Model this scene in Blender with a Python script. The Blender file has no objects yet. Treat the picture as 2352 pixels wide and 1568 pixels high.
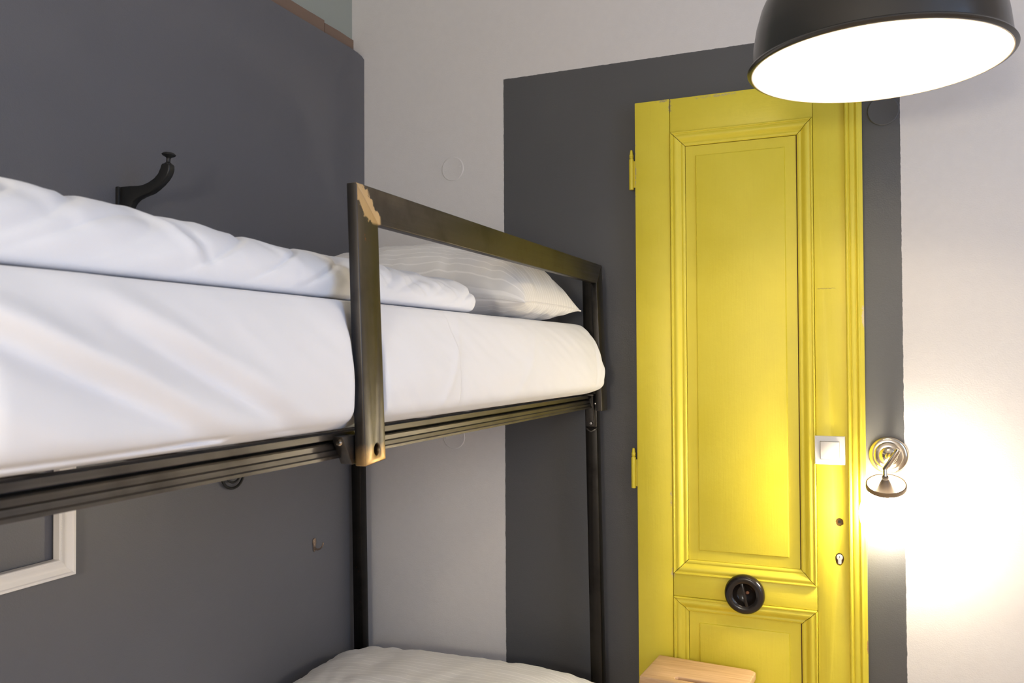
import bpy, bmesh, math, random
from mathutils import Vector, Matrix, noise
random.seed(7)
PI = math.pi
SC = bpy.context.scene
COL = SC.collection

# ------------------------------------------------------------------ camera, world, light, exposure
cam_d = bpy.data.cameras.new('camera'); cam = bpy.data.objects.new('camera', cam_d); COL.objects.link(cam)
yaw, pitch, roll = -0.399204, 0.0172895, -0.0050121
v = Vector((math.sin(yaw)*math.cos(pitch), math.cos(yaw)*math.cos(pitch), math.sin(pitch)))
r0 = Vector((math.cos(yaw), -math.sin(yaw), 0)); u0 = r0.cross(v)
rr = math.cos(roll)*r0 + math.sin(roll)*u0
uu = -math.sin(roll)*r0 + math.cos(roll)*u0
m = Matrix((rr, uu, -v)).transposed().to_4x4(); m.translation = Vector((0, 0, 1.42))
cam.matrix_world = m
cam_d.sensor_width = 36; cam_d.sensor_fit = 'HORIZONTAL'; cam_d.lens = 1912.55/2352*36
cam_d.clip_start = 0.02
cam_d.dof.use_dof = True; cam_d.dof.focus_distance = 2.2; cam_d.dof.aperture_fstop = 9.0
SC.camera = cam
SC.view_settings.view_transform = 'Standard'; SC.view_settings.look = 'None'
SC.view_settings.gamma = 1; SC.view_settings.use_curve_mapping = False
SC.view_settings.exposure = 0.0
SC.cycles.use_denoising = True
SC.cycles.max_bounces = 8; SC.cycles.diffuse_bounces = 5

SKY_STRENGTH = 4.2
SKY_COLOR = (0.45, 0.645, 1.0, 1)
PENDANT_W = 205.0      # radiance of the pendant's bulb
PENDANT_COLOR = (1.0, 0.83, 0.57, 1)
SCONCE_W = 500.0        # radiance of the wall lamp's bulb
OPAL_W = 22.0
FILL_LIGHT_W = 76.0     # unseen warm fill light added behind the camera
FILL_LIGHT_COLOR = (1.0, 0.89, 0.67)
SCONCE_COLOR = (1.0, 0.88, 0.66, 1)
w = bpy.data.worlds.new('world'); SC.world = w; w.use_nodes = True
w.node_tree.nodes['Background'].inputs[0].default_value = SKY_COLOR
w.node_tree.nodes['Background'].inputs[1].default_value = SKY_STRENGTH
WY0, WY1, WZ0, WZ1, XR = -0.15, 1.40, 0.85, 2.95, 1.95       # window opening in the right-hand wall
FX0, FX1, FZ0, FZ1 = -0.45, 0.45, 1.00, 2.20               # unseen window opening added behind the camera to light the back wall
RIGHT_OPEN, FRONT_OPEN = True, True
def portal(sx, sy, mw):
    pl = bpy.data.lights.new('window_portal', 'AREA'); pl.shape = 'RECTANGLE'
    pl.size = sx; pl.size_y = sy; pl.cycles.is_portal = True
    po = bpy.data.objects.new('window_portal', pl); COL.objects.link(po); po.matrix_world = mw
portal(WY1-WY0, WZ1-WZ0, Matrix.Translation((XR+0.1, (WY0+WY1)/2, (WZ0+WZ1)/2)) @ Matrix(((0,0,1,0),(1,0,0,0),(0,1,0,0),(0,0,0,1))))
portal(FX1-FX0, FZ1-FZ0, Matrix.Translation(((FX0+FX1)/2, -2.0, (FZ0+FZ1)/2)) @ Matrix(((1,0,0,0),(0,0,-1,0),(0,1,0,0),(0,0,0,1))))
rl = bpy.data.lights.new('fill_light', 'POINT'); rl.energy = FILL_LIGHT_W; rl.color = FILL_LIGHT_COLOR; rl.shadow_soft_size = .15  # bare fill light without a fixture, added to lift the ambient level
ro = bpy.data.objects.new('fill_light', rl); COL.objects.link(ro); ro.location = (-.2, -1.1, 1.5)

# ------------------------------------------------------------------ helpers: objects
def thing(name, label, cat, loc, group=None):
    o = bpy.data.objects.new(name, None); COL.objects.link(o); o.location = loc
    o.empty_display_size = 0.1
    o['label'] = label; o['category'] = cat
    if group: o['group'] = group
    return o
def wloc(o):
    p = Vector((0, 0, 0))
    while o: p += Vector(o.location); o = o.parent
    return p
def obj(name, bm, mat, parent=None, smooth=40, label=None):
    """link a bmesh given in world coordinates as one mesh object under its parent"""
    if parent:
        bmesh.ops.translate(bm, verts=bm.verts, vec=-wloc(parent))
    me = bpy.data.meshes.new(name); bm.normal_update(); bm.to_mesh(me); bm.free()
    if isinstance(mat, (list, tuple)):
        for x in mat: me.materials.append(x)
    else: me.materials.append(mat)
    if smooth is not None:
        me.shade_smooth()
        if smooth < 180: me.set_sharp_from_angle(angle=math.radians(smooth))
    o = bpy.data.objects.new(name, me); COL.objects.link(o)
    if parent: o.parent = parent
    if label: o['label'] = label
    return o
def struct(name, bm, mat, parent=None, smooth=40):
    o = obj(name, bm, mat, parent, smooth)
    if not parent: o['kind'] = 'structure'
    return o
def tag(o, label, cat, group=None):
    o['label'] = label; o['category'] = cat
    if group: o['group'] = group
    return o

# ------------------------------------------------------------------ helpers: shapes
def fixn(bm):
    bmesh.ops.recalc_face_normals(bm, faces=bm.faces); return bm
def add_box(bm, x0, x1, y0, y1, z0, z1, bev=0.0, seg=2):
    t = bmesh.new()
    bmesh.ops.create_cube(t, size=1)
    for q in t.verts:
        q.co = Vector(((x0+x1)/2+q.co.x*(x1-x0), (y0+y1)/2+q.co.y*(y1-y0), (z0+z1)/2+q.co.z*(z1-z0)))
    if bev: bmesh.ops.bevel(t, geom=t.edges[:], offset=bev, segments=seg, profile=0.5, affect='EDGES')
    join(bm, t); return bm
def join(bm, t):
    me = bpy.data.meshes.new('tmp'); t.to_mesh(me); t.free(); bm.from_mesh(me); bpy.data.meshes.remove(me)
def box(*a, **k): return add_box(bmesh.new(), *a, **k)
def add_lathe(bm, prof, c=(0,0,0), axis=(0,0,1), n=48, a0=0):
    """prof: (radius, height along axis)"""
    ax = Vector(axis).normalized(); t = Vector((1,0,0)) if abs(ax.x) < .9 else Vector((0,1,0))
    e1 = (t-ax*t.dot(ax)).normalized(); e2 = ax.cross(e1); c = Vector(c); rings = []
    for rad, h in prof:
        if rad < 1e-6: rings.append([bm.verts.new(c+ax*h)])
        else: rings.append([bm.verts.new(c+ax*h+(e1*math.cos(2*PI*k/n+a0)+e2*math.sin(2*PI*k/n+a0))*rad) for k in range(n)])
    for a, b in zip(rings, rings[1:]):
        for k in range(n):
            q = [a[k % len(a)], a[(k+1) % len(a)], b[(k+1) % len(b)], b[k % len(b)]]
            q2 = []
            for s in q:
                if s not in q2: q2.append(s)
            if len(q2) > 2: bm.faces.new(q2)
    return fixn(bm)
def lathe(*a, **k): return add_lathe(bmesh.new(), *a, **k)
def add_tube(bm, pts, rad, n=12, cap=True):
    pts = [Vector(p) for p in pts]; rings = []
    up = None
    for i, p in enumerate(pts):
        d = (pts[min(i+1, len(pts)-1)]-pts[max(i-1, 0)]).normalized()
        if up is None:
            up = Vector((0,0,1)) if abs(d.z) < .9 else Vector((1,0,0))
        up = (up-d*up.dot(d)).normalized(); s = d.cross(up)
        rd = rad[i] if isinstance(rad, (list, tuple)) else rad
        rings.append([bm.verts.new(p+(up*math.cos(2*PI*k/n)+s*math.sin(2*PI*k/n))*rd) for k in range(n)])
    for a, b in zip(rings, rings[1:]):
        for k in range(n): bm.faces.new((a[k], a[(k+1)%n], b[(k+1)%n], b[k]))
    if cap: bm.faces.new(rings[0][::-1]); bm.faces.new(rings[-1])
    return fixn(bm)
def add_prism(bm, loop, holes, dirv, bev=0.0):
    """planar outline (3-D points) with holes, extruded by dirv"""
    t = bmesh.new()
    def mk(l):
        vs = [t.verts.new(p) for p in l]
        return [t.edges.new((vs[i], vs[(i+1) % len(vs)])) for i in range(len(vs))]
    es = mk(loop)
    for h in holes: es += mk(h)
    bmesh.ops.triangle_fill(t, use_beauty=True, edges=es)
    r = bmesh.ops.extrude_face_region(t, geom=t.faces[:])
    bmesh.ops.translate(t, verts=[q for q in r['geom'] if isinstance(q, bmesh.types.BMVert)], vec=Vector(dirv))
    fixn(t)
    if bev:
        ed = [e for e in t.edges if len(e.link_faces) == 2 and e.calc_face_angle(0) > 0.9]
        bmesh.ops.bevel(t, geom=ed, offset=bev, segments=2, profile=.5, affect='EDGES')
    join(bm, t); return bm
def prism(*a, **k): return add_prism(bmesh.new(), *a, **k)
def add_sweep(bm, prof, p0, p1, closed=True):
    """prof(t) -> list of 3-D points at the two ends"""
    a = [bm.verts.new(p) for p in p0]; b = [bm.verts.new(p) for p in p1]
    n = len(a)
    for i in range(n if closed else n-1): bm.faces.new((a[i], a[(i+1)%n], b[(i+1)%n], b[i]))
    if closed: bm.faces.new(a[::-1]); bm.faces.new(b)
    return fixn(bm)
def mitred(x0, x1, z0, z1, prof, place, gap=0.0):
    """four bmeshes of a mitred frame; prof = (distance in from the outer edge, height); place(a, b, h)"""
    out = []
    sides = [((x0, z1), (x1, z1), (0,-1), (1,0)), ((x1, z1), (x1, z0), (-1,0), (0,-1)),
             ((x1, z0), (x0, z0), (0,1), (-1,0)), ((x0, z0), (x0, z1), (1,0), (0,1))]
    for A, B, inn, al in sides:
        p0 = [place(A[0]+inn[0]*d+al[0]*(d+gap), A[1]+inn[1]*d+al[1]*(d+gap), h) for d, h in prof]
        p1 = [place(B[0]+inn[0]*d-al[0]*(d+gap), B[1]+inn[1]*d-al[1]*(d+gap), h) for d, h in prof]
        out.append(add_sweep(bmesh.new(), None, p0, p1))
    return out
def circle(cy, cz, ra, rb=None, n=24, wob=0.0, seed=0):
    rnd = random.Random(seed); rb = rb or ra
    return [(cy+ra*math.cos(2*PI*k/n)*(1+wob*rnd.uniform(-1, 1)), cz+rb*math.sin(2*PI*k/n)*(1+wob*rnd.uniform(-1, 1))) for k in range(n)]

# ------------------------------------------------------------------ helpers: materials
class NT:
    def __init__(s, name):
        s.m = bpy.data.materials.new(name); s.m.use_nodes = True; s.t = s.m.node_tree
        s.b = s.t.nodes['Principled BSDF']
    def n(s, typ, **kw):
        x = s.t.nodes.new(typ)
        for k, val in kw.items():
            if k.startswith('i_'):
                key = k[2:]; x.inputs[int(key) if key.isdigit() else key].default_value = val
            else: setattr(x, k, val)
        return x
    def l(s, a, b): s.t.links.new(a, b)
    def math(s, op, a, b=None, clamp=False):
        x = s.n('ShaderNodeMath', operation=op, use_clamp=clamp)
        for i, q in enumerate((a, b)):
            if q is None: continue
            if isinstance(q, (int, float)): x.inputs[i].default_value = q
            else: s.l(q, x.inputs[i])
        return x.outputs[0]
    def coord(s, scale=(1,1,1), loc=(0,0,0)):
        c = s.n('ShaderNodeTexCoord'); mp = s.n('ShaderNodeMapping')
        mp.inputs['Scale'].default_value = scale; mp.inputs['Location'].default_value = loc
        s.l(c.outputs['Object'], mp.inputs['Vector']); return mp.outputs['Vector']
    def noise(s, vec, scale, detail=3, rough=.55, dist=0):
        x = s.n('ShaderNodeTexNoise', i_Scale=scale, i_Detail=detail, i_Roughness=rough, i_Distortion=dist)
        s.l(vec, x.inputs['Vector']); return x.outputs['Fac']
    def ramp(s, f, a, b, lo=0.0, hi=1.0):
        x = s.n('ShaderNodeMapRange', clamp=True)
        for i, q in enumerate((a, b, lo, hi)): x.inputs[i+1].default_value = q
        s.l(f, x.inputs[0]); return x.outputs[0]
    def mix(s, f, a, b):
        x = s.n('ShaderNodeMix', data_type='RGBA')
        for sock, q in ((x.inputs[0], f), (x.inputs[6], a), (x.inputs[7], b)):
            if isinstance(q, (int, float)): sock.default_value = q
            elif isinstance(q, tuple): sock.default_value = (*q[:3], 1)
            else: s.l(q, sock)
        return x.outputs[2]
    def bump(s, h, strength, dist=0.01, prev=None):
        x = s.n('ShaderNodeBump'); x.inputs['Strength'].default_value = strength; x.inputs['Distance'].default_value = dist
        s.l(h, x.inputs['Height'])
        if prev is not None: s.l(prev, x.inputs['Normal'])
        return x.outputs['Normal']
    def set(s, **kw):
        for k, q in kw.items():
            sock = s.b.inputs[k.replace('_', ' ')]
            if isinstance(q, (int, float)): sock.default_value = q
            elif isinstance(q, tuple): sock.default_value = (*q[:3], 1)
            else: s.l(q, sock)
        return s
def simple(name, col, rough=.5, metal=0.0, **kw):
    x = NT(name); x.set(Base_Color=col, Roughness=rough, Metallic=metal, **kw); return x.m

WHITE_P = (0.72, 0.69, 0.68); DARK_P = (0.085, 0.085, 0.090); LEFT_P = (0.122, 0.122, 0.138)
def wall_paint(name, kind):
    x = NT(name); vec = x.coord()
    n1 = x.noise(vec, 260, 2, .5); n2 = x.noise(vec, 38, 3, .6); n3 = x.noise(vec, 3.2, 2)
    h = x.math('ADD', x.math('MULTIPLY', n1, .5), x.math('MULTIPLY', n2, .6))
    nm = x.bump(h, .22, .004); nm = x.bump(n3, .25, .012, nm)
    x.set(Normal=nm)
    wcol = x.mix(x.ramp(n2, .3, .75), WHITE_P, tuple(c*.97 for c in WHITE_P))
    dcol = x.mix(x.ramp(n3, .3, .7), DARK_P, tuple(c*1.06 for c in DARK_P))
    if kind == 'white': x.set(Base_Color=wcol, Roughness=.55)
    elif kind == 'dark': x.set(Base_Color=dcol, Roughness=.42)
    elif kind == 'left': x.set(Base_Color=x.mix(x.ramp(n3, .3, .7), LEFT_P, tuple(c*1.05 for c in LEFT_P)), Roughness=.42)
    else:                                    # back wall: dark rectangle painted on the white wall
        sp = x.n('ShaderNodeSeparateXYZ'); x.l(vec, sp.inputs[0])
        wob = x.math('MULTIPLY', x.math('SUBTRACT', x.noise(vec, 30, 4, .7), .5), .006)
        X = x.math('ADD', sp.outputs[0], wob); Z = x.math('ADD', sp.outputs[2], wob)
        def edge(val, a, b): return x.ramp(val, a, b)
        mk = x.math('MULTIPLY', edge(X, -1.1245, -1.1235), edge(X, .1040, .1030))
        mk = x.math('MULTIPLY', mk, edge(Z, 2.3655, 2.3645))
        x.set(Base_Color=x.mix(mk, wcol, dcol), Roughness=x.ramp(mk, 0, 1, .55, .40))
    return x.m
M = {}
M['wall_white'] = wall_paint('white_wall_paint', 'white')
M['wall_dark'] = wall_paint('dark_grey_wall_paint', 'dark')
M['wall_left'] = wall_paint('grey_partition_paint', 'left')
M['wall_back'] = wall_paint('back_wall_paint', 'both')
M['ceiling'] = simple('ceiling_paint', (.72, .71, .69), .7)
def floor_mat():
    x = NT('oak_floor'); g = x.noise(x.coord((1, 14, 1)), 6, 4)
    x.set(Base_Color=x.mix(g, (.55, .42, .31), (.68, .54, .41)), Roughness=.45); return x.m
M['floor'] = floor_mat()
def door_paint(name='yellow_door_paint', vertical=True, wear=1.0):
    x = NT(name); vec = x.coord()
    st = x.coord((60, 60, 3) if vertical else (3, 60, 60))
    g = x.noise(st, 3, 4, .6); sp = x.noise(vec, 55, 4, .7); lg = x.noise(vec, 7, 3)
    worn = x.math('MULTIPLY', x.ramp(x.noise(vec, 24, 5, .75), .70, .74), x.ramp(lg, .56, .66))
    y = x.mix(x.ramp(lg, .3, .7), (.75, .618, .040), (.785, .655, .054))
    y = x.mix(x.math('MULTIPLY', x.ramp(g, .55, .8), .18), y, (.70, .50, .05))
    y = x.mix(x.math('MULTIPLY', worn, .55*wear), y, (.42, .36, .24))
    sx = x.n('ShaderNodeSeparateXYZ'); x.l(vec, sx.inputs[0])
    X = x.math('ADD', sx.outputs[0], -.325); Z = sx.outputs[2]; ns = x.noise(vec, 85, 5, .75); ns2 = x.noise(vec, 20, 4, .7)
    def scuff(cx, cz, rx, rz, thr=.5):
        q = x.math('ADD', x.math('POWER', x.math('ABSOLUTE', x.math('MULTIPLY', x.math('SUBTRACT', X, cx), 1/rx)), 2),
                   x.math('POWER', x.math('ABSOLUTE', x.math('MULTIPLY', x.math('SUBTRACT', Z, cz), 1/rz)), 2))
        return x.ramp(x.math('SUBTRACT', x.math('ADD', ns, x.math('MULTIPLY', ns2, .6)), x.math('MULTIPLY', q, .35)), thr, thr+.10)
    for cx, cz, rx, rz, thr, col in ((-.543, 2.185, .008, .040, .68, (.40, .32, .17)), (-.575, 2.207, .035, .006, .70, (.36, .29, .17)),
            (-.40, 2.204, .13, .007, .74, (.50, .42, .24)), (.0020, 1.525, .0075, .040, .55, (.78, .62, .40)), (-.548, 1.30, .007, .05, .78, (.50, .38, .24)),
            (-.5485, .98, .006, .06, .74, (.50, .38, .24)), (-.652, 2.0, .004, .16, .74, (.52, .42, .28)), (.0025, .60, .003, .03, .62, (.45, .20, .10)), (-.545, .75, .010, .03, .74, (.60, .47, .30))):
        y = x.mix(x.math('MULTIPLY', scuff(cx, cz, rx, rz, thr), .75), y, col)
    hl = x.math('ABSOLUTE', x.math('SUBTRACT', x.math('ADD', Z, x.math('MULTIPLY', ns2, .016)), 1.617))
    hl = x.math('MULTIPLY', x.ramp(hl, .0011, .0005), x.math('MULTIPLY', x.ramp(X, -.122, -.118), x.ramp(X, -.070, -.075)))
    y = x.mix(x.math('MULTIPLY', hl, .7), y, (.35, .24, .05))
    x.set(Base_Color=y, Roughness=x.ramp(lg, .3, .7, .40, .48))
    nm = x.bump(g, .16, .002); nm = x.bump(sp, .10, .003, nm); x.set(Normal=nm); return x.m
M['yellow_v'] = door_paint()
M['yellow_h'] = door_paint('yellow_rail_paint', False)
M['bare_wood'] = simple('bare_door_wood', (.16, .085, .045), .8)
M['hole'] = simple('splintered_wood', (.20, .11, .05), .85)

BED = Vector((-1.21, 1.5, 0))
def steel(name='raw_steel', axis='z', marks=True, k=1.0):
    x = NT(name)
    sc = {'z': (60, 60, 1.2), 'y': (60, 1.2, 60)}[axis]
    vec = x.coord(); g = x.noise(x.coord(sc), 2.5, 5, .65); b = x.noise(vec, 9, 4, .6); f = x.noise(vec, 90, 3)
    c = x.mix(x.ramp(g, .25, .8), tuple(q*k for q in (.076, .070, .066)), tuple(q*k for q in (.118, .108, .099)))
    c = x.mix(x.ramp(b, .5, .72), c, tuple(q*k for q in (.060, .054, .050)))
    rust = x.math('MULTIPLY', x.ramp(x.noise(vec, 22, 4, .7), .68, .73), x.ramp(f, .45, .6))
    c = x.mix(x.math('MULTIPLY', rust, .8), c, (.42, .12, .04))
    rough = x.ramp(g, .3, .75, .36, .48)
    metal = 1.0
    if marks:                                 # ground weld at the upper corner, golden tint at the foot of the upright
        sp = x.n('ShaderNodeSeparateXYZ'); x.l(vec, sp.inputs[0])
        Y = x.math('ADD', sp.outputs[1], BED.y); Z = x.math('ADD', sp.outputs[2], BED.z)
        wob = x.math('MULTIPLY', x.math('SUBTRACT', x.noise(x.coord((1, 1, .6)), 75, 4, .7), .5), .040)
        # distance from the mitre line running from (1.152,1.70) to (1.207,1.645)
        d = x.math('MULTIPLY', x.math('SUBTRACT', x.math('ADD', Y, Z), 2.8490), .7071)
        d = x.math('ADD', x.math('ABSOLUTE', x.math('ADD', d, .001)), wob)
        near = x.math('MULTIPLY', x.ramp(Z, 1.640, 1.645), x.ramp(Y, 1.218, 1.212))
        near = x.math('MULTIPLY', near, x.ramp(Y, 1.1460, 1.1475))
        w_ = x.math('MULTIPLY', x.ramp(d, .0170, .0145), near)
        c = x.mix(w_, c, (.62, .46, .26))
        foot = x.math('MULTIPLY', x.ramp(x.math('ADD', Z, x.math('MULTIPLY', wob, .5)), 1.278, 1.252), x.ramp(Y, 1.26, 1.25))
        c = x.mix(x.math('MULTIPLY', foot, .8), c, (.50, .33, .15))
        rough = x.math('ADD', rough, x.math('MULTIPLY', w_, .22))
    x.set(Base_Color=c, Metallic=metal, Roughness=rough)
    nm = x.bump(g, .05, .001); x.set(Normal=nm); return x.m
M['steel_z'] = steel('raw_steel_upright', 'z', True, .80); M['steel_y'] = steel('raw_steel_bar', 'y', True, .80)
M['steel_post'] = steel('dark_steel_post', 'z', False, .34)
M['steel_rail'] = steel('rolled_steel_rail', 'y', False)
M['zinc'] = simple('zinc_bolt', (.80, .80, .79), .22, 1.0)
M['satin_nickel'] = simple('satin_nickel_lock', (.82, .80, .76), .5, .35)

def cotton(name, col, stripes=False, fine=0.25):
    x = NT(name); vec = x.coord()
    n1 = x.noise(vec, 14, 3, .55); n2 = x.noise(vec, 420, 2)
    c = col
    if stripes:
        uv = x.n('ShaderNodeUVMap'); sp = x.n('ShaderNodeSeparateXYZ'); x.l(uv.outputs[0], sp.inputs[0])
        s = x.math('FRACT', x.math('MULTIPLY', sp.outputs[1], stripes))
        mk = x.math('MULTIPLY', x.ramp(s, .02, .06), x.ramp(s, .22, .18))
        c = x.mix(mk, tuple(q*.91 for q in col), tuple(min(1, q*1.06) for q in col))
    x.set(Base_Color=c, Roughness=.85, Sheen_Weight=.15)
    nm = x.bump(n2, .05, .001); nm = x.bump(n1, fine*.8, .006, nm); x.set(Normal=nm); return x.m
M['sheet'] = cotton('white_sheet_cotton', (.775, .77, .80), fine=.12)
M['duvet'] = cotton('white_duvet_cotton', (.80, .80, .84), fine=.30)
M['pillow'] = cotton('satin_stripe_cotton', (.86, .835, .82), stripes=26, fine=.18)
M['black_iron'] = simple('black_iron', (.011, .0105, .010), .42)
M['black_gloss'] = simple('black_bakelite', (.014, .010, .008), .2)
M['shade_black'] = simple('black_shade_enamel', (.017, .0150, .014), .24, Specular_IOR_Level=.8)
M['shade_white'] = simple('white_shade_lining', (.85, .82, .76), .5)
M['rim'] = simple('cream_shade_rim', (.62, .52, .40), .5)
def opal():
    x = NT('lit_opal_glass'); tr = x.n('ShaderNodeBsdfTransparent'); em = x.n('ShaderNodeEmission')
    em.inputs[0].default_value = SCONCE_COLOR; em.inputs[1].default_value = OPAL_W
    mx = x.n('ShaderNodeMixShader'); mx.inputs[0].default_value = .42
    x.l(tr.outputs[0], mx.inputs[1]); x.l(em.outputs[0], mx.inputs[2])
    x.l(mx.outputs[0], x.t.nodes['Material Output'].inputs[0]); return x.m
def emit(name, col, s):
    x = NT(name); x.set(Base_Color=(.9, .88, .84), Roughness=.3, Emission_Color=col, Emission_Strength=s); return x.m
M['bulb'] = emit('pendant_bulb_glass', PENDANT_COLOR, PENDANT_W)
M['opal'] = opal(); M['small_bulb'] = emit('wall_lamp_bulb', SCONCE_COLOR, SCONCE_W)
M['nickel'] = simple('brushed_nickel', (.62, .55, .46), .15, 1.0)
M['bronze'] = simple('bronze_hook', (.52, .40, .31), .26, 1.0)
M['switch'] = simple('white_switch_plastic', (.64, .63, .62), .4)
M['switch_edge'] = simple('white_rocker_plastic', (.66, .63, .60), .4)
M['frame_white'] = simple('white_frame_lacquer', (.86, .81, .77), .4)
def wood_pale():
    x = NT('pale_pine'); vec = x.coord(); g = x.noise(x.coord((2.2, 34, 34)), 3.2, 5, .6, .6)
    c = x.mix(x.ramp(g, .3, .72), (.50, .30, .15), (.68, .46, .26))
    spk = x.math('MULTIPLY', x.ramp(x.noise(vec, 120, 2), .72, .76), x.ramp(x.noise(vec, 12, 2), .55, .62))
    c = x.mix(x.math('MULTIPLY', spk, .7), c, (.16, .09, .05))
    x.set(Base_Color=c, Roughness=.55, Normal=x.bump(g, .15, .002)); return x.m
M['pine'] = wood_pale()
M['bead_wood'] = simple('brown_glazing_bead', (.22, .145, .105), .6)
def frosted():
    x = NT('frosted_glass'); n = x.noise(x.coord(), 5, 2)
    x.set(Base_Color=x.mix(n, (.31, .345, .32), (.35, .38, .355)), Roughness=.3); return x.m
M['frosted'] = frosted()
def pane():
    x = NT('window_pane'); tr = x.n('ShaderNodeBsdfTransparent'); gl = x.n('ShaderNodeBsdfGlossy'); gl.inputs['Roughness'].default_value = .02
    mx = x.n('ShaderNodeMixShader'); mx.inputs[0].default_value = .06
    x.l(tr.outputs[0], mx.inputs[1]); x.l(gl.outputs[0], mx.inputs[2])
    x.l(mx.outputs[0], x.t.nodes['Material Output'].inputs[0]); return x.m
M['pane'] = pane()
M['cable'] = simple('black_cable', (.02, .02, .02), .6)

# ------------------------------------------------------------------ setting
XA, YB, ZC, YF = -1.682, 2.6, 3.1, -1.9
struct('wall_back', box(-1.80, XR+.15, YB, YB+.15, 0, ZC), M['wall_back'])
# partition with softly rounded top arris where it meets the back wall
bm = prism([(XA, YF, 0), (XA, YB, 0), (XA, YB, 2.513), (XA, YB-.018, 2.5205), (XA, YB-.045, 2.525), (XA, YB-.085, 2.527), (XA, YF, 2.527)], [], (-.062, 0, 0))
struct('wall_left', bm, M['wall_left'])
struct('window_1', box(XA-.060, XA-.053, YF, YB, 2.527, ZC), M['frosted'])
for i, (ya, yb, zt) in enumerate(((YF, 2.4185, 2.598), (2.4215, 2.5985, 2.592))):
    bm = bmesh.new(); n = 40; pts = []
    for k in range(n+1):
        y = ya+(yb-ya)*k/n; pts.append((XA-.046, y, zt+.0035*(noise.noise(Vector((y*9, i*3.1, 0)))*(1 if i or y > 2.1 else .3))))
    loop = [(XA-.046, ya, 2.5275)]+pts+[(XA-.046, yb, 2.5275)]
    add_prism(bm, loop, [], (-.0068, 0, 0)); struct('trim_%d' % (i+1), bm, M['bead_wood'])
struct('floor', box(-1.80, XR+.15, YF-.15, YB+.15, -.1, 0), M['floor'])
struct('ceiling', box(-1.80, XR+.15, YF-.15, YB+.15, ZC, ZC+.1), M['ceiling'])
bm = prism([(-1.80, YF, 0), (XR+.15, YF, 0), (XR+.15, YF, ZC), (-1.80, YF, ZC)],
           [[(FX0, YF, FZ0), (FX1, YF, FZ0), (FX1, YF, FZ1), (FX0, YF, FZ1)]] if FRONT_OPEN else [], (0, -.15, 0))
struct('wall_front', bm, M['wall_white'])
bm = prism([(XR, YF, 0), (XR, YB, 0), (XR, YB, ZC), (XR, YF, ZC)],
           [[(XR, WY0, WZ0), (XR, WY1, WZ0), (XR, WY1, WZ1), (XR, WY0, WZ1)]] if RIGHT_OPEN else [], (.15, 0, 0))
struct('wall_right', bm, M['wall_white'])
bm = bmesh.new()
for a in ((FX0, FX0+.05, FZ0, FZ1), (FX1-.05, FX1, FZ0, FZ1), ((FX0+FX1)/2-.03, (FX0+FX1)/2+.03, FZ0, FZ1), (FX0, FX1, FZ0, FZ0+.06), (FX0, FX1, FZ1-.05, FZ1)):
    add_box(bm, a[0], a[1], YF-.09, YF-.04, a[2], a[3], .004)
wf = struct('fill_window', bm, M['frame_white'])  # frame of the added window that lets in extra daylight
for a, b in ((FX0+.05, (FX0+FX1)/2-.03), ((FX0+FX1)/2+.03, FX1-.05)):
    struct('pane', box(a, b, YF-.067, YF-.062, FZ0+.06, FZ1-.05), M['pane'], wf)
bm = bmesh.new()
for a in ((WY0, WY0+.05, WZ0, WZ1), (WY1-.05, WY1, WZ0, WZ1), ((WY0+WY1)/2-.03, (WY0+WY1)/2+.03, WZ0, WZ1)):
    add_box(bm, XR+.04, XR+.09, a[0], a[1], a[2], a[3], .004)
for a in ((WY0, WY1, WZ0, WZ0+.06), (WY0, WY1, WZ1-.05, WZ1)):
    add_box(bm, XR+.04, XR+.09, a[0], a[1], a[2], a[3], .004)
wf = struct('window_2', bm, M['frame_white'])
for a, b in ((WY0+.05, (WY0+WY1)/2-.03), ((WY0+WY1)/2+.03, WY1-.05)):
    struct('pane', box(XR+.062, XR+.067, a, b, WZ0+.06, WZ1-.05), M['pane'], wf)
struct('baseboard_back', box(.10, XR, YB-.015, YB, 0, .09, .004), M['frame_white'])

# ------------------------------------------------------------------ bunk bed
bed = thing('bunk_bed', 'raw steel bunk bed with square posts along the dark grey wall', 'bed', BED)
LEAN = .016
def lean(bm, k=LEAN, z0=1.25):
    for q in bm.verts: q.co.x -= k*(q.co.z-z0)
    return bm
PW = .038
for (x0, y0, zt) in ((-.8045, 2.49, 1.662), (-1.672, 2.49, 1.662), (-.8045, .44, 1.40), (-1.672, .44, 1.40)):
    obj('post', lean(box(x0, x0+PW, y0, y0+PW, 0, zt, .003)), M['steel_post'], bed)
def rail_profile(xf, z0, s):
    """open lipped channel facing the room; s=+1 opens towards +x; returns (x, z) loop"""
    P = [(0, .040), (0, .0310), (-.022, .0300), (-.022, .0260), (-.0065, .0250), (-.0045, .0225), (-.0050, .0150), (-.0015, .0130), (-.0012, .0065),
         (.0012, .0045), (.0012, 0), (-.030, 0), (-.030, .040)]
    return [(xf+s*px, z0+pz) for px, pz in P]
for zb, nm in ((1.257, 'side_rail'), (.127, 'side_rail')):
    for xf, s in ((-.781, 1), (-1.668, -1)):
        xf2 = xf-LEAN*(zb-1.25)
        P = rail_profile(xf2, zb, s)
        obj(nm, add_sweep(bmesh.new(), None, [(a, .478, b) for a, b in P], [(a, 2.49, b) for a, b in P]), M['steel_rail'], bed, smooth=25)
    for y in (.45, 2.50):
        obj('end_rail', lean(box(-1.634, -.8045, y, y+.02, zb, zb+.04, .002)), M['steel_rail'], bed)
    for k in range(9):
        y = .62+.215*k
        obj('slat', lean(box(-1.638, -.811, y, y+.03, zb+.024, zb+.036, .002)), M['steel_rail'], bed)
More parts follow.
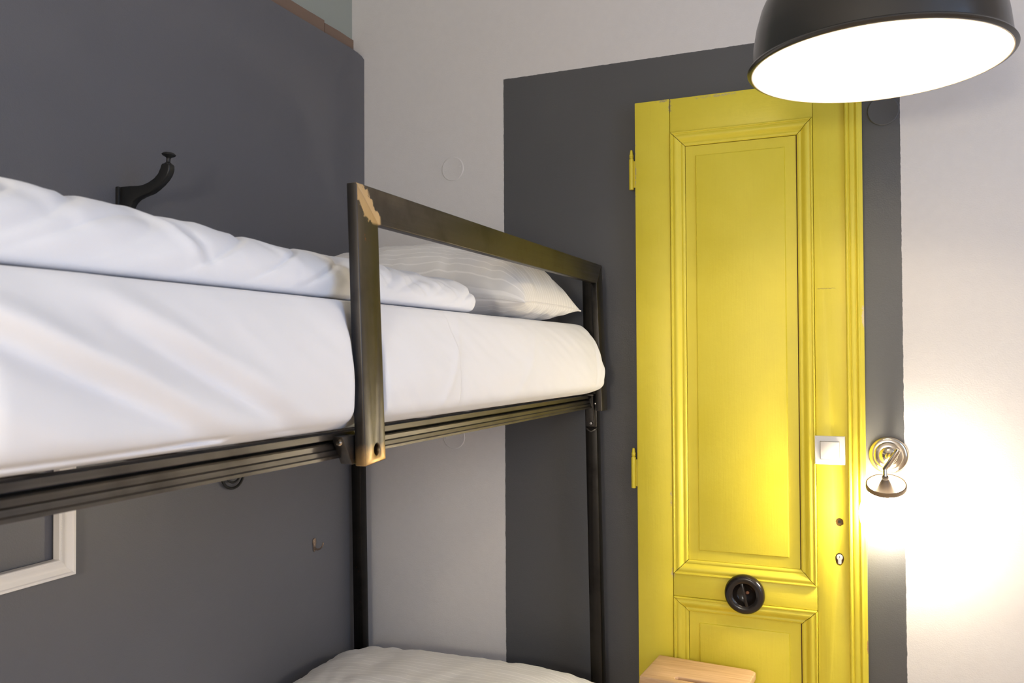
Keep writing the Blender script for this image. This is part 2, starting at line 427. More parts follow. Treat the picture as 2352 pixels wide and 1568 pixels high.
# guard rail on the room side
GL = .036
gz = lambda bm: lean(bm, GL)
GO, GT = -.740, .0195
Y0, Y1, YW, ZB, ZT, HB = 1.145, 2.524, .063, 1.245, 1.704, .061
bar = prism([(GO, Y0, ZT), (GO, Y1, ZT), (GO, Y1-YW, ZT-HB), (GO, Y0+YW, ZT-HB)], [], (-GT, 0, 0), bev=.0022)
guard = obj('guard_rail', gz(bar), M['steel_y'], bed, smooth=50, label='steel guard rail with a ground golden weld at its near corner')
hole = [(GO, a, b) for a, b in circle(1.181, 1.267, .0085, .0098, 20)]
up = prism([(GO, Y0, ZT), (GO, Y0+YW, ZT-HB), (GO, Y0+YW, ZB+.003), (GO, Y0, ZB-.002)], [hole], (-GT, 0, 0), bev=.0018)
obj('upright', gz(up), M['steel_z'], guard, smooth=50, label='near upright with a bolt hole and golden-tinted foot')
up = prism([(GO, Y1, ZT), (GO, Y1-YW, ZT-HB), (GO, Y1-YW, ZB+.004), (GO, Y1, ZB+.004)], [], (-GT, 0, 0), bev=.0022)
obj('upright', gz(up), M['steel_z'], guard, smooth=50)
bmx = box(GO-GT-.012, GO-GT-.002, 1.16, 1.20, 1.247, 1.29, .002)
obj('hole_backing', gz(bmx), M['cable'], guard)
# bracket clamping the guard to the rail, and the gusset at the head post
bk = prism([(-.784, 1.113, 1.293), (-.784, 1.160, 1.293), (-.784, 1.160, 1.246), (-.784, 1.140, 1.246)], [], (.022, 0, 0), bev=.0015)
bk = obj('bracket', bk, M['steel_rail'], bed)
obj('bolt', lathe([(0, .006), (.004, .006), (.0055, .003), (.0055, 0)], (-.771, 1.1195, 1.283), (0, -1, 0), 16), M['nickel'], bk)
g = prism([(-.767, 2.448, 1.300), (-.767, 2.490, 1.300), (-.767, 2.490, 1.196), (-.767, 2.480, 1.192)], [], (-.004, 0, 0), bev=.0008)
add_box(g, -.800, -.7645, 2.484, 2.490, 1.192, 1.300, .001)
add_box(g, -.800, -.7645, 2.446, 2.490, 1.296, 1.301, .001)
add_prism(g, [(-.800, 2.486, 1.196), (-.7645, 2.486, 1.196), (-.7645, 2.472, 1.190), (-.778, 2.469, 1.183), (-.793, 2.472, 1.190)], [], (0, 0, .004))
g = obj('corner_gusset', g, M['steel_rail'], bed)
obj('bolt', lathe([(0, .007), (.004, .0065), (.006, .003), (.006, 0)], (-.781, 2.484, 1.210), (0, -1, 0), 16), M['zinc'], g)
obj('bolt', lathe([(0, .004), (.003, .0035), (.0035, 0)], (-.7645, 2.470, 1.272), (1, 0, 0), 12), M['zinc'], g)

# ------------------------------------------------------------------ bedding
def segd(py, pz, s):
    (ay, az, by, bz) = s; dy, dz = by-ay, bz-az; L2 = dy*dy+dz*dz
    t = ((py-ay)*dy+(pz-az)*dz)/L2; tc = max(0, min(1, t))
    n = ((py-ay)*dz-(pz-az)*dy)/math.sqrt(L2)
    return n, tc, max(0, max(-t, t-1))*math.sqrt(L2)
FOLDS = [((.46, 1.500, .90, 1.300), .014, .020), ((.50, 1.455, .87, 1.302), -.020, .018), ((.70, 1.450, 1.02, 1.304), -.018, .018),
         ((.66, 1.500, 1.03, 1.325), .007, .020), ((.45, 1.40, .70, 1.31), .008, .03), ((1.55, 1.50, 1.40, 1.30), .003, .012), ((1.95, 1.49, 1.75, 1.30), .003, .014),
         ((2.40, 1.47, 2.33, 1.33), -.006, .010), ((2.44, 1.42, 2.38, 1.33), .004, .008)]
SIDE = [(-.860, 1.518), (-.815, 1.516), (-.788, 1.511), (-.772, 1.500), (-.760, 1.488), (-.744, 1.465), (-.733, 1.441), (-.722, 1.408), (-.716, 1.375), (-.716, 1.350), (-.719, 1.333), (-.730, 1.321), (-.748, 1.313), (-.775, 1.3045), (-.800, 1.301)]
def interp(P, t):
    f = t*(len(P)-1); i = min(int(f), len(P)-2); f -= i
    a, b, c, d = P[max(i-1, 0)], P[i], P[i+1], P[min(i+2, len(P)-1)]
    q = lambda k: .5*((2*b[k])+(-a[k]+c[k])*f+(2*a[k]-5*b[k]+4*c[k]-d[k])*f*f+(-a[k]+3*b[k]-3*c[k]+d[k])*f**3)
    return q(0), q(1)
def swell(y):
    s = .62+.38*max(0, min(1, (y-1.5)/.75))**1.2
    if y < 1.5: s = .62+.05*math.sin(y*5)
    s -= max(0, s-.27)*math.exp(-((y-1.176)/.040)**6)
    return s
def mattress(name, y0, y1, dz=0.0, fine=True, sw=swell):
    bm = bmesh.new(); ny, ns = (560, 96) if fine else (60, 24); rows = []
    L = len(SIDE)
    for j in range(ny+1):
        t = j/ny; y = y0+(y1-y0)*t
        e = min(y-y0, y1-y); rnd = 1-(1-min(1, e/.055))**2.4            # rounded ends
        row = []; s = sw(y)
        for i in range(ns+1):
            x, z = interp(SIDE, i/ns); x = -.79+(x+.79)*(s if x > -.79 else 1)
            d = 0
            if fine:
                for sg, am, wd in FOLDS:
                    n, tc, ov = segd(y, z, sg)
                    d += am*math.exp(-(n/wd)**2)*math.exp(-(ov/.05)**2)*(.35+.65*math.sin(PI*min(1, tc*.9+.1)))
                if y < .86: d += -.006*math.exp(-((z-1.3135)/.004)**2)+.004*math.exp(-((z-1.307)/.003)**2)
                d += .004*noise.noise(Vector((y*5, z*14, 1)))+.0018*noise.noise(Vector((y*19+z*25, z*22, 4)))
                d *= (1-math.exp(-((y-1.176)/.05)**4))*min(1, max(0, (z-1.300)/.012))
            row.append((x+d, z))
        n2 = 16
        for k in range(1, n2): row.append((-.800-(.82)*k/n2, 1.301))
        for k in range(ns//2+1):
            x, z = interp(SIDE[::-1], k/(ns//2)); row.append((-1.63-(x+.79)*.35 if x > -.79 else -1.63+(-.79-x), z))
        for k in range(1, n2): 
            x = -1.56+(.70)*k/n2; row.append((x, 1.518))
        cx, cz = -1.21, 1.41
        rows.append([bm.verts.new((cx+(x-cx)*(.90+.10*rnd), y, cz+(z-cz)*(.55+.45*rnd)+dz)) for x, z in row])
    n = len(rows[0])
    for a, b in zip(rows, rows[1:]):
        for k in range(n): bm.faces.new((a[k], a[(k+1)%n], b[(k+1)%n], b[k]))
    bm.faces.new(rows[0]); bm.faces.new(rows[-1][::-1])
    return fixn(bm)
tag(obj('mattress', mattress('mattress', .485, 2.452), M['sheet'], None, 60), 'white sheeted mattress on the upper bunk behind the steel guard rail', 'mattress', 'mattresses of the bunk bed')
tag(obj('mattress', mattress('mattress', .485, 2.452, -1.130, False, lambda y: .35), M['sheet'], None, 60), 'white sheeted mattress on the lower bunk, under the striped pillow', 'mattress', 'mattresses of the bunk bed')

# duvet folded along the bed
DP = [(-.90, 1.5192), (-.850, 1.5190), (-.828, 1.5188), (-.811, 1.5235), (-.8035, 1.546), (-.811, 1.571), (-.830, 1.590), (-.865, 1.606), (-.93, 1.617), (-1.03, 1.626), (-1.2, 1.63), (-1.4, 1.622), (-1.53, 1.605), (-1.60, 1.575), (-1.615, 1.545), (-1.59, 1.522), (-1.5, 1.5192), (-1.2, 1.5192), (-.95, 1.5192)]
TOPZ = [(.45, .016), (.6, .012), (.757, .010), (.87, .005), (.99, -.003), (1.09, -.011), (1.2, -.012), (1.33, -.008), (1.45, -.014), (1.6, -.013), (1.75, -.016)]
def lerp(T, y):
    for (a, p), (b, q) in zip(T, T[1:]):
        if y <= b: return p+(q-p)*max(0, (y-a)/(b-a))
    return T[-1][1]
DF = [((.79, .095, .865, .002), .0045, .012), ((.820, .095, .890, .004), -.004, .011), ((.54, .095, .66, .050), -.003, .012), ((.575, .095, .72, .035), .0025, .012),
      ((.97, .095, 1.05, .045), -.0028, .011), ((1.00, .080, 1.10, .025), .002, .012), ((1.15, .09, 1.20, .04), .003, .010), ((1.19, .09, 1.25, .02), -.003, .010),
      ((1.29, .09, 1.35, .02), -.003, .009), ((1.36, .085, 1.42, .015), .0025, .010), ((1.43, .085, 1.49, .015), -.0032, .009), ((1.51, .085, 1.57, .02), .0025, .010), ((1.57, .085, 1.63, .02), -.003, .009)]
def duvet():
    bm = bmesh.new(); ny, ns = 340, 190; rows = []; y0, y1 = .46, 1.715
    for j in range(ny+1):
        y = y0+(y1-y0)*j/ny; e = min(y-y0, y1-y); rnd = math.sqrt(max(0, 1-(1-min(1, e/.030))**2)); row = []
        for i in range(ns):
            x, z = interp(DP+[DP[0]], i/ns)
            h = (z-1.5192)/.109
            z += lerp(TOPZ, y)*max(0, h)
            if h > .03:
                p = Vector((x, y, z))
                a = noise.fractal(Vector((x*3+z*6, y*6.5-z*9, 2)), 1, 2, 3)
                b = noise.noise(Vector((x*8, y*13+z*26, 7)))
                c = abs(noise.noise(Vector((x*5+3, y*8-z*18, 11))))
                fade = min(1, h*2.5)
                fd = 0
                if x > -1.25:
                    for sg, am, wd in DF:
                        nn, tc, ov = segd(y, h*.09, sg)
                        fd += am*math.exp(-(nn/wd)**2)*math.exp(-(ov/.02)**2)*(.3+.7*math.sin(PI*min(1, tc+.05)))
                d = (fd+.0035*a+.0018*b-.0055*max(0, .15-c)/.15)*fade*min(1, rnd*1.3)
                z += d*.8; x += d*.7*(1 if x > -1.2 else -1)
            cz = 1.548
            xx = -1.2+(x+1.2)*(.955+.045*rnd)
            zz = cz+(z-cz)*(.14+.86*rnd)
            row.append(bm.verts.new((xx, y, max(zz, 1.5189))))
        rows.append(row)
    n = ns
    for a, b in zip(rows, rows[1:]):
        for k in range(n): bm.faces.new((a[k], a[(k+1)%n], b[(k+1)%n], b[k]))
    bm.faces.new(rows[0]); bm.faces.new(rows[-1][::-1])
    return fixn(bm)
tag(obj('duvet', duvet(), M['duvet'], None, 180), 'plump white duvet folded along the upper bunk mattress', 'duvet')

def pillow(cx, cy, hx, hy, zs, up, dn, tiltx=0, seed=0, floorz=None, yaw=0, sag=.03):
    """pillow with pointed corners; zs seam height, up/dn thickness above and below the seam"""
    bm = bmesh.new(); uvl = bm.loops.layers.uv.new('UVMap'); n, k2 = 90, 60
    grids = []
    ca, sa = math.cos(yaw), math.sin(yaw)
    for side in (1, -1):
        G = []
        for j in range(k2+1):
            vv = -1+2*j/k2; row = []
            for i in range(n+1):
                uq = -1+2*i/n
                # denser towards the edges
                su = math.sin(uq*PI/2); sv = math.sin(vv*PI/2)
                fx = 1-.055*(1-abs(su)**3)*abs(sv)**0; 
                x = su*hx*(1-.05*(1-sv*sv)*abs(su)); y = sv*hy*(1-.07*(1-su*su)*abs(sv))
                t = ((1-abs(su)**3.4)*(1-abs(sv)**2.4))
                t = max(t, 0)**.50
                wr = noise.fractal(Vector((su*3.2+seed, sv*3.0, seed)), 1, 2, 3)
                # creases running in from the seam
                er = (1-abs(sv))*1.0; ang = noise.noise(Vector((su*11+sv*2, seed+5, sv*1.5)))
                ex = noise.noise(Vector((sv*9+su*2, seed+9, su*1.5)))
                cr = ang*math.exp(-er/.35)+ex*math.exp(-(1-abs(su))/.16)
                h = (up if side > 0 else dn)*t*(1+.10*wr)+.014*cr*min(1, t*2.2)
                z = zs-sag*(abs(su)**4+abs(sv)**3*.4)*.6+tiltx*su+side*max(h, 0)
                if floorz is not None: z = max(z, floorz)
                row.append((cx+x*ca-y*sa, cy+x*sa+y*ca, z, (su*.5+.5, sv*.5+.5)))
            G.append(row)
        grids.append(G)
    V = [[[None]*(n+1) for _ in range(k2+1)] for _ in range(2)]
    for s in (0, 1):
        for j in range(k2+1):
            for i in range(n+1):
                edge = i in (0, n) or j in (0, k2)
                if s and edge: V[1][j][i] = V[0][j][i]
                else: V[s][j][i] = bm.verts.new(grids[s][j][i][:3])
    for s in (0, 1):
        for j in range(k2):
            for i in range(n):
                ids = [(j, i), (j, i+1), (j+1, i+1), (j+1, i)]
                if s: ids = ids[::-1]
                f = bm.faces.new([V[s][a][b] for a, b in ids])
                for lp, (a, b) in zip(f.loops, ids): lp[uvl].uv = grids[s][a][b][3]
    rim = []
    for i in range(n+1): rim.append(V[0][0][i])
    for j in range(1, k2+1): rim.append(V[0][j][n])
    for i in range(n-1, -1, -1): rim.append(V[0][k2][i])
    for j in range(k2-1, 0, -1): rim.append(V[0][j][0])
    pts = [q.co.copy() for q in rim]
    sm = add_tube(bmesh.new(), pts+[pts[0]], .0022, 6, False)
    return bm, sm
def make_pillow(label, *a, **k):
    bm, sm = pillow(*a, **k)
    o = obj('pillow', bm, M['pillow'], None, 180); tag(o, label, 'pillow', 'striped pillows of the bunk bed')
    obj('seam', sm, M['pillow'], o, 180)
    return o
make_pillow('plump white striped pillow at the head of the upper bunk', -1.20, 2.17, .415, .225, 1.588, .155, .075, tiltx=-.004, seed=3, floorz=1.5200, sag=.035)
make_pillow('white striped pillow on the lower bunk, cut off by the bottom of the photo', -1.195, 2.20, .455, .255, .423, .072, .034, tiltx=.010, seed=12, floorz=.3940, sag=.02)

# ------------------------------------------------------------------ yellow door leaf hung on the back wall
YD = 2.55
door = thing('door_leaf', 'yellow painted old door leaf with two raised panels on the back wall', 'door', (-.325, 2.575, 0))
YBK = 2.598
obj('core', box(-.650, -.002, 2.570, YBK, .02, 2.206), M['bare_wood'], door)
def door_piece(name, x0, x1, z0, z1, mat, holes=(), bev=.0025):
    loop = [(x0, YD, z0), (x1, YD, z0), (x1, YD, z1), (x0, YD, z1)]
    hs = [[(a, YD, b) for a, b in h] for h in holes]
    return obj(name, prism(loop, hs, (0, .0485, 0), bev=bev), mat, door, 40)
door_piece('stile', -.654, -.5440, .02, 2.2115, M['yellow_v'])
door_piece('stile', -.1280, .0000, .02, 2.2115, M['yellow_v'],
           holes=[circle(-.068, .943, .0105, .0115, 22, .12, 3), circle(-.069, .838, .0115, .0175, 24, .05, 5)], bev=.0015)
door_piece('rail', -.5428, -.1288, 2.1065, 2.211, M['yellow_h'])
door_piece('rail', -.5428, -.1288, .685, .7525, M['yellow_h'])
door_piece('rail', -.5428, -.1288, .02, .20, M['yellow_h'])
MP = [(0, -.016), (0, .004), (.0018, .0062), (.0045, .0062), (.0065, .0030), (.0085, .0028), (.0115, .0046), (.0165, .0050), (.0215, .0030), (.0265, -.0020), (.0300, -.0052), (.0325, -.0060), (.0345, -.0050), (.0385, -.0050), (.0415, -.0066), (.0435, -.0085), (.0435, -.016)]
def door_panel(z0, z1):
    place = lambda a, b, h: (a, YD-h, b)
    for q, bmq in enumerate(mitred(-.5425, -.1291, z0+.0004, z1-.0004, MP, place, gap=.0011)):
        obj('moulding', bmq, M['yellow_h'] if q in (0, 2) else M['yellow_v'], door, 30)
    x0, x1 = -.4978, -.1757
    a, b = z0+.0445, z1-.0452
    bm = bmesh.new()
    def rect(ins, h):
        return [bm.verts.new((x0+ins, YD-h, a+ins)), bm.verts.new((x1-ins, YD-h, a+ins)), bm.verts.new((x1-ins, YD-h, b-ins)), bm.verts.new((x0+ins, YD-h, b-ins))]
    R = [rect(0, -.019), rect(0, -.0125), rect(.028, -.0125), rect(.0305, -.0118), rect(.0325, -.0078), rect(.0345, -.0072)]
    for p, q in zip(R, R[1:]):
        for k in range(4): bm.faces.new((p[k], p[(k+1)%4], q[(k+1)%4], q[k]))
    bm.faces.new(R[-1]); bm.faces.new(R[0][::-1])
    obj('panel', fixn(bm), M['yellow_v'], door, 20)
door_panel(.7525, 2.1065)
door_panel(.20, .685)
# reeded closing strip along the right-hand edge
AP = [(-.0440, -.001), (-.0440, .008), (-.0425, .0115), (-.0400, .0130), (-.0370, .0128), (-.0345, .0105), (-.0335, .0088), (-.0320, .0086), (-.0305, .0110), (-.0285, .0118), (-.0205, .0118), (-.0185, .0112), (-.0172, .0086), (-.0160, .0086), (-.0145, .0112), (-.0115, .0135), (-.0085, .0130), (-.0065, .0105), (-.0055, .0100), (-.0020, .0100), (.0025, .0085), (.0035, .0050), (.0035, -.001)]
obj('closing_strip', add_sweep(bmesh.new(), None, [(a, YD-h, .02) for a, h in AP], [(a, YD-h, 2.2115) for a, h in AP]), M['yellow_v'], door, 30)
# lock hardware
sp = obj('spindle_hole', lathe([(0, 0), (.013, 0)], (-.068, YD+.006, .943), (0, -1, 0), 20), M['hole'], door, None, label='splintered brown spindle hole')
obj('square_hole', box(-.0715, -.0645, YD+.003, YD+.0058, .9395, .9465), M['cable'], sp)
ck = obj('lock_recess', lathe([(0, 0), (.020, 0)], (-.069, YD+.010, .838), (0, -1, 0), 20), M['bare_wood'], door, None)
cyl = [(-.0685+.0083*math.cos(t), YD, .8430+.0083*math.sin(t)) for t in [(-60+k*300/20)*PI/180 for k in range(21)]]
cyl = [p for p in cyl]
arc = [(-.0685+.0083*math.cos(t), YD-.0015, .8435+.0083*math.sin(t)) for t in [(-55+k*290/22)*PI/180 for k in range(23)]]
foot = [(-.0685-.0047, YD-.0015, .8265), (-.0685-.003, YD-.0015, .8240), (-.0685+.003, YD-.0015, .8240), (-.0685+.0047, YD-.0015, .8265)]
lc = obj('lock_cylinder', prism(arc+foot, [], (0, .012, 0), bev=.0006), M['satin_nickel'], door, label='bright profile lock cylinder')
obj('keyway', box(-.0692, -.0678, YD-.0019, YD-.0012, .8415, .8475), M['cable'], lc)
for zt in (2.068, 1.130):
    h = bmesh.new(); zb = zt-.126
    add_lathe(h, [(0, .126), (.0035, .1245), (.0050, .117), (.0052, .112), (.0068, .110), (.0068, .105), (.0055, .1035), (.0068, .1020), (.0062, .0995), (.0050, .0985), (.0052, .0975), (.0075, .096), (.0078, .093), (.0078, .002), (.0072, 0), (0, 0)], (-.6685, 2.563, zb), (0, 0, 1), 24)
    add_box(h, -.663, -.652, 2.561, 2.565, zb+.006, zb+.090, .0008)
    obj('hinge', h, M['yellow_v'], door, 40)
# black turned knob with a grip bar in its hollow
kc = Vector((-.330, YD, .716))
KP = [(0, .010), (.020, .011), (.0285, .018), (.0320, .0255), (.0350, .0290), (.0400, .0310), (.0480, .0320), (.0535, .0290), (.0570, .0225), (.0580, .016), (.0570, .010), (.0500, .004), (.0400, .001), (.020, 0), (0, 0)]
kb = obj('knob', lathe(KP, kc, (0, -1, 0), 56), M['black_gloss'], door, 50, label='round black bakelite knob')
gb = bmesh.new(); add_box(gb, -.0048, .0048, -.029, -.011, -.034, .034, .002)
gb.transform(Matrix.Translation(kc) @ Matrix.Rotation(math.radians(-13), 4, 'Y'))
for q in gb.verts: pass
obj('grip_bar', gb, M['black_gloss'], kb)
obj('screw', lathe([(0, .003), (.004, .002), (.005, 0)], kc+Vector((.008, -.012, .004)), (0, -1, 0), 12), simple('rusty_screw', (.24, .10, .05), .6), kb)

# ------------------------------------------------------------------ light switch on the door
sw = thing('light_switch', 'square white light switch mounted on the yellow door', 'switch', (-.091, YD, 1.1465))
bm = mitred(-.1318, -.0502, 1.106, 1.187, [(0, 0), (0, .0065), (.0012, .0085), (.0145, .0090), (.0152, .0082), (.0152, 0)], lambda a, b, h: (a, YD-h, b))
fr = bm[0]
for q in bm[1:]: join(fr, q)
obj('surround', fr, M['switch'], sw)
rk = box(-.1162, -.0658, YD-.0125, YD-.002, 1.1216, 1.1714, .0012)
for q in rk.verts:
    if q.co.y < YD-.008: q.co.y -= (q.co.z-1.1465)*.10
obj('rocker', rk, M['switch_edge'], sw)

# ------------------------------------------------------------------ wall lamp
sconce = thing('wall_lamp', 'lit nickel wall lamp with opal glass beside the yellow door', 'lamp', (.062, YB, 1.133))
BP = [(0, .034), (.006, .034), (.009, .031), (.010, .026), (.014, .0245), (.0215, .022), (.0235, .019), (.0250, .0165), (.0300, .016), (.0350, .0145), (.0370, .011), (.0385, .0095), (.0430, .0092), (.0480, .0075), (.0515, .004), (.0530, .0005), (.0530, 0), (0, 0)]
obj('backplate', lathe(BP, (.0625, YB-.0003, 1.133), (0, -1, 0), 64), M['nickel'], sconce)
GY = 2.465
arm = bmesh.new()
add_tube(arm, [(.0625, YB-.030, 1.133), (.0665, 2.52, 1.140), (.071, 2.478, 1.147)], [.0075, .0075, .0075], 16)
add_tube(arm, [(.0835, GY-.004, 1.164), (.0805, GY-.003, 1.158), (.0500, GY+.002, 1.1085), (.0478, GY+.002, 1.1055)], [.0058, .0074, .0074, .0060], 20)
add_tube(arm, [(.0505, GY-.004, 1.1095), (.0505, GY-.006, 1.088)], .0055, 16)
obj('arm', arm, M['nickel'], sconce)
PIV = Vector((.0525, GY, 1.072))
TILT = Matrix.Translation(PIV) @ Matrix.Rotation(math.radians(24), 4, 'X') @ Matrix.Translation(-PIV)
def tilt(bm): bm.transform(TILT); return bm
obj('socket', tilt(lathe([(0, 1.094), (.0075, 1.094), (.0088, 1.089), (.0078, 1.085), (.0105, 1.080), (.0160, 1.066), (.0215, 1.052), (.0250, 1.044), (.0240, 1.040), (0, 1.040)], (.0505, GY, 0), (0, 0, 1), 40)), simple('dull_socket_metal', (.10, .08, .065), .5, .3), sconce)
obj('collar', tilt(lathe([(.0490, 1.0570), (.0512, 1.0585), (.0512, 1.0695), (.0495, 1.0715), (.0478, 1.0700), (.0478, 1.0570), (.0490, 1.0570)], (.0525, GY, 0), (0, 0, 1), 56)), simple('tan_collar', (.20, .13, .07), .6), sconce, label='tan collar of the glass')
ob = [(.0478, 1.058), (.0500, 1.054)]
for k in range(0, 19):
    t = (48-138*k/18)*PI/180
    ob.append((max(0, .0765*math.cos(t)) if k < 18 else 0, .972+.0775*math.sin(t)))
obj('bulb', tilt(lathe([(0, .908), (.012, .910), (.022, .917), (.027, .928), (.0275, .940), (.024, .955), (.017, .972), (.013, .990), (.013, 1.040), (0, 1.040)], (.0565, GY, 0), (0, 0, 1), 32)), M['small_bulb'], sconce, 180)
obj('glass_globe', tilt(lathe(ob, (.0600, GY, 0), (0, 0, 1), 56)), M['opal'], sconce, 180)

# ------------------------------------------------------------------ pendant lamp
PX, PY, PZ = .0292, 1.795, 1.990
pend = thing('pendant_lamp', 'large black dome pendant lamp, lit, hanging before the back wall', 'lamp', (PX, PY, PZ))
SO = [(.2375, .000), (.2430, .0015), (.2455, .0050), (.2430, .0095), (.2375, .0115), (.2360, .030), (.2325, .060), (.2270, .092), (.2175, .126), (.2020, .160), (.1770, .192), (.1400, .217), (.0900, .234), (.0400, .241), (.0340, .245)]
SI = [(.0340, .2435), (.0400, .2385), (.0895, .2315), (.1385, .2145), (.1752, .1898), (.2000, .1585), (.2152, .1252), (.2247, .0915), (.2302, .0598), (.2338, .030), (.2350, .008), (.2360, .001)]
c0 = (PX, PY, PZ)
obj('shade', lathe(SO, c0, n=96), M['shade_black'], pend, 60)
obj('shade_lining', lathe(SI, c0, n=96), M['shade_white'], pend, 60, label='white inner lining')
obj('rim', lathe([(.2360, .0010), (.2358, -.0003), (.2378, -.0006), (.2382, .0006)], c0, n=96), M['rim'], pend, 60, label='thin cream rim')
obj('cap', lathe([(.0340, .242), (.0345, .262), (.030, .275), (.014, .282), (.006, .30), (0, .30)], c0, n=32), M['shade_black'], pend)
obj('socket', lathe([(0, .165), (.018, .165), (.020, .17), (.020, .242), (0, .242)], c0, n=24), M['cable'], pend)
obj('bulb', lathe([(0, .092), (.012, .0935), (.022, .099), (.028, .108), (.030, .119), (.028, .131), (.021, .145), (.015, .156), (.0135, .166), (0, .166)], c0, n=32), M['bulb'], pend, 180)
obj('cable', add_tube(bmesh.new(), [(PX, PY, PZ+.298), (PX, PY, ZC-.02)], .0035, 10), M['cable'], pend)
obj('ceiling_cup', lathe([(0, -.05), (.008, -.05), (.040, -.03), (.048, 0), (0, 0)], (PX, PY, ZC-.0005), n=32), M['shade_black'], pend)

# ------------------------------------------------------------------ hooks on the dark wall
hk = thing('coat_hook', 'large black iron coat hook above the duvet on the dark grey wall', 'hook', (XA, 1.509, 1.80))
top = [(-1.673, 1.839), (-1.640, 1.8385), (-1.617, 1.837), (-1.599, 1.838), (-1.581, 1.843), (-1.563, 1.851), (-1.551, 1.861), (-1.5445, 1.872), (-1.541, 1.881)]
tip = [(-1.537, 1.8838), (-1.520, 1.8828), (-1.5155, 1.879)]
bot = [(-1.5155, 1.866), (-1.5205, 1.855), (-1.530, 1.844), (-1.542, 1.8345), (-1.558, 1.8245), (-1.575, 1.816), (-1.602, 1.810), (-1.620, 1.804), (-1.631, 1.797), (-1.6385, 1.788), (-1.644, 1.775), (-1.650, 1.755), (-1.658, 1.735), (-1.673, 1.725)]
bm = prism([(x, 1.5, z) for x, z in top+tip+bot], [], (0, .019, 0), bev=.003)
obj('arm', bm, M['black_iron'], hk, 50)
obj('base_plate', box(XA+.0002, -1.672, 1.494, 1.525, 1.715, 1.839, .002), M['black_iron'], hk)
obj('knob', lathe([(.0, 0), (.0085, 0), (.0085, .002), (.0058, .0035), (.0048, .006), (.0048, .013), (.0065, .016), (.014, .0195), (.0165, .0225), (.0160, .0240), (.011, .0275), (0, .029)], (-1.5275, 1.5095, 1.8825), (.10, 0, 1), 32), M['black_iron'], hk)

sc = thing('scroll_hook', 'black iron scroll hook on the dark grey wall just below the steel rail', 'hook', (XA, 1.896, 1.09))
pts = []
for k in range(90):
    t = k/89; a = math.radians(150)+t*2*PI*1.75; rad = .048*(1-t)**.8+.010
    if t < .55: rad = .047 if t < .45 else .047-(t-.45)*.05
    rad = .047-.034*t**2.2
    pts.append((XA+.010+.010*t, 1.896+rad*math.cos(a), 1.091+rad*math.sin(a)))
bm = add_tube(bmesh.new(), pts, [.0042-.0012*k/89 for k in range(90)], 10)
obj('scroll', bm, M['black_iron'], sc, 60)
obj('stud', lathe([(0, .013), (.006, .013), (.008, .008), (.008, .0002), (0, .0002)], (XA, 1.896, 1.13), (1, 0, 0), 20), M['black_iron'], sc)

sh = thing('small_hook', 'small bronze coat hook low on the dark wall beside the black post', 'hook', (XA, 2.292, .80))
plq = [(.821, .003), (.819, .0065), (.814, .0088), (.808, .0090), (.800, .0074), (.790, .0050), (.782, .0044), (.777, .003)]
loop = [(XA+.0003, 2.292+ww, z) for z, ww in plq]+[(XA+.0003, 2.292-ww, z) for z, ww in plq[::-1]]
obj('plate', prism(loop, [], (.004, 0, 0), bev=.0012), M['bronze'], sh)
obj('prong', add_tube(bmesh.new(), [(XA+.003, 2.292, .790), (XA+.008, 2.291, .7855), (XA+.017, 2.290, .7850), (XA+.026, 2.290, .7885), (XA+.034, 2.290, .796), (XA+.038, 2.290, .805), (XA+.0385, 2.290, .810)], [.0042, .0038, .0032, .0028, .0026, .0028, .0026], 12), M['bronze'], sh, 60)
for z in (.812, .800):
    obj('screw', lathe([(0, .0012), (.002, .001), (.0026, 0)], (XA+.0043, 2.292, z), (1, 0, 0), 10), M['bronze'], sh)

# ------------------------------------------------------------------ white picture frame on the dark wall
pf = thing('picture_frame', 'empty white beaded picture frame on the dark wall under the bunk', 'frame', (XA, 1.03, .93))
FP = [(0, 0), (0, .020), (.0015, .0225), (.0065, .0225), (.0080, .0210), (.0088, .0195), (.0110, .0190), (.0170, .0165), (.0240, .0165), (.0300, .0195), (.0330, .0205), (.0400, .0205), (.0415, .0185), (.0415, .002), (.0415, 0)]
for q in mitred(.70, 1.366, .929, 1.245, FP, lambda a, b, h: (XA+.006+h, a, b), gap=.0001):
    obj('moulding', q, M['frame_white'], pf, 35)
bm = bmesh.new()
def bead(y, z):
    c = Vector((XA+.006+.0205, y, z)); s = .0017
    vs = [bm.verts.new(c+Vector(d)*s) for d in ((1,0,0), (0,1,0), (0,0,1), (0,-1,0), (0,0,-1))]
    for k in range(4): bm.faces.new((vs[0], vs[1+k], vs[1+(k+1)%4]))
yy0, yy1, zz0, zz1 = .70+.0365, 1.366-.0365, .929+.0365, 1.245-.0365
k = yy0
while k < yy1: bead(k, zz0); bead(k, zz1); k += .0038
k = zz0
while k < zz1: bead(yy0, k); bead(yy1, k); k += .0038
b = obj('bead_row', fixn(bm), M['frame_white'], pf, 180); b['kind'] = 'stuff'
for (y, z) in ((.80, 1.22), (1.25, 1.22), (.80, .945), (1.25, .945)):
    obj('spacer', box(XA+.0003, XA+.0065, y-.01, y+.01, z-.01, z+.01, .001), M['frame_white'], pf)

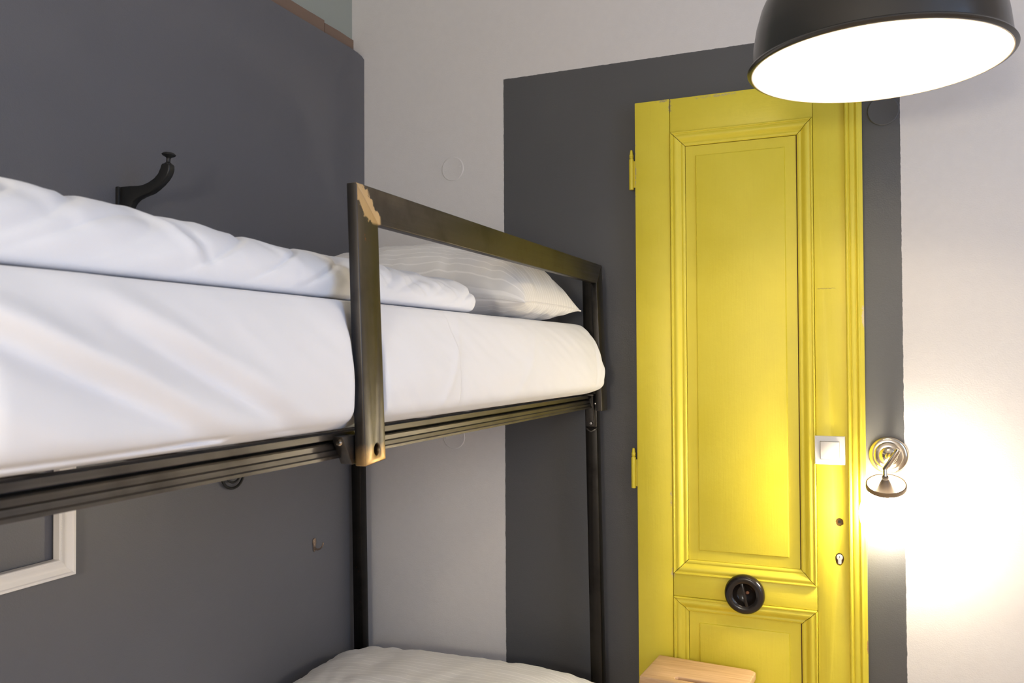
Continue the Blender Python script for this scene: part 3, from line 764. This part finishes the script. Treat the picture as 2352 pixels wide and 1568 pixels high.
# ------------------------------------------------------------------ painted-over junction box covers
def cover(x, z, mat, label, k=1.0):
    rt = thing('junction_cover', label, 'cover', (x, YB, z), 'painted-over box covers on the back wall')
    obj('disc', lathe([(0, .0016*k), (.036, .0018*k), (.0385, .0022*k), (.0405, .0024*k), (.0420, .0015*k), (.0428, -.0005)], (x, YB, z), (0, -1, 0), 56), mat, rt, 60)
    for sx in (-1, 1):
        obj('screw', lathe([(0, .0008), (.0012, .0010), (.0022, .0026), (.0030, .0024), (.0036, .0016)], (x+sx*.029, YB, z+sx*.005), (0, -1, 0), 14), mat, rt, 60)
cover(-1.319, 2.076, M['wall_white'], 'round white painted-over box cover on the wall above the pillow')
cover(-1.318, 1.139, M['wall_white'], 'round white painted-over box cover just under the bunk rail')
cover(.060, 2.116, M['wall_dark'], 'round dark painted-over box cover under the pendant lamp', 1.7)

# ------------------------------------------------------------------ wooden stool in front of the door
ST = Vector((-.445, 2.415, 0)); stool = thing('wooden_stool', 'pale wooden box stool with a hand slot in front of the yellow door', 'stool', ST)
RS = Matrix.Translation(ST) @ Matrix.Rotation(math.radians(-4.4), 4, 'Z')
HX, HY, HT = .145, .094, .510
slot = []
sx0, sx1, sy, sr = -.042, .068, -.060, .010
for k in range(9): t = (90+180*k/8)*PI/180; slot.append((sx0+sr*math.cos(t), sy+sr*math.sin(t), HT))
for k in range(9): t = (-90+180*k/8)*PI/180; slot.append((sx1+sr*math.cos(t), sy+sr*math.sin(t), HT))
ch = .013
outl = [(-HX, -HY, HT), (HX, -HY, HT), (HX, HY-ch, HT), (HX-ch*1.3, HY, HT), (-HX, HY, HT)]
bm = prism(outl, [slot], (0, 0, -.022), bev=.003); bm.transform(RS); obj('seat', bm, M['pine'], stool, 50)
for a in ((-HX+.008, -HX+.028, -HY+.006, HY-.006), (HX-.028, HX-.008, -HY+.006, HY-.006)):
    bm = box(a[0], a[1], a[2], a[3], 0, HT-.022, .002); bm.transform(RS); obj('side_board', bm, M['pine'], stool, 50)
for y in (-HY+.012, HY-.026):
    bm = box(-HX+.028, HX-.028, y, y+.014, HT-.14, HT-.03, .002); bm.transform(RS); obj('apron', bm, M['pine'], stool, 50)
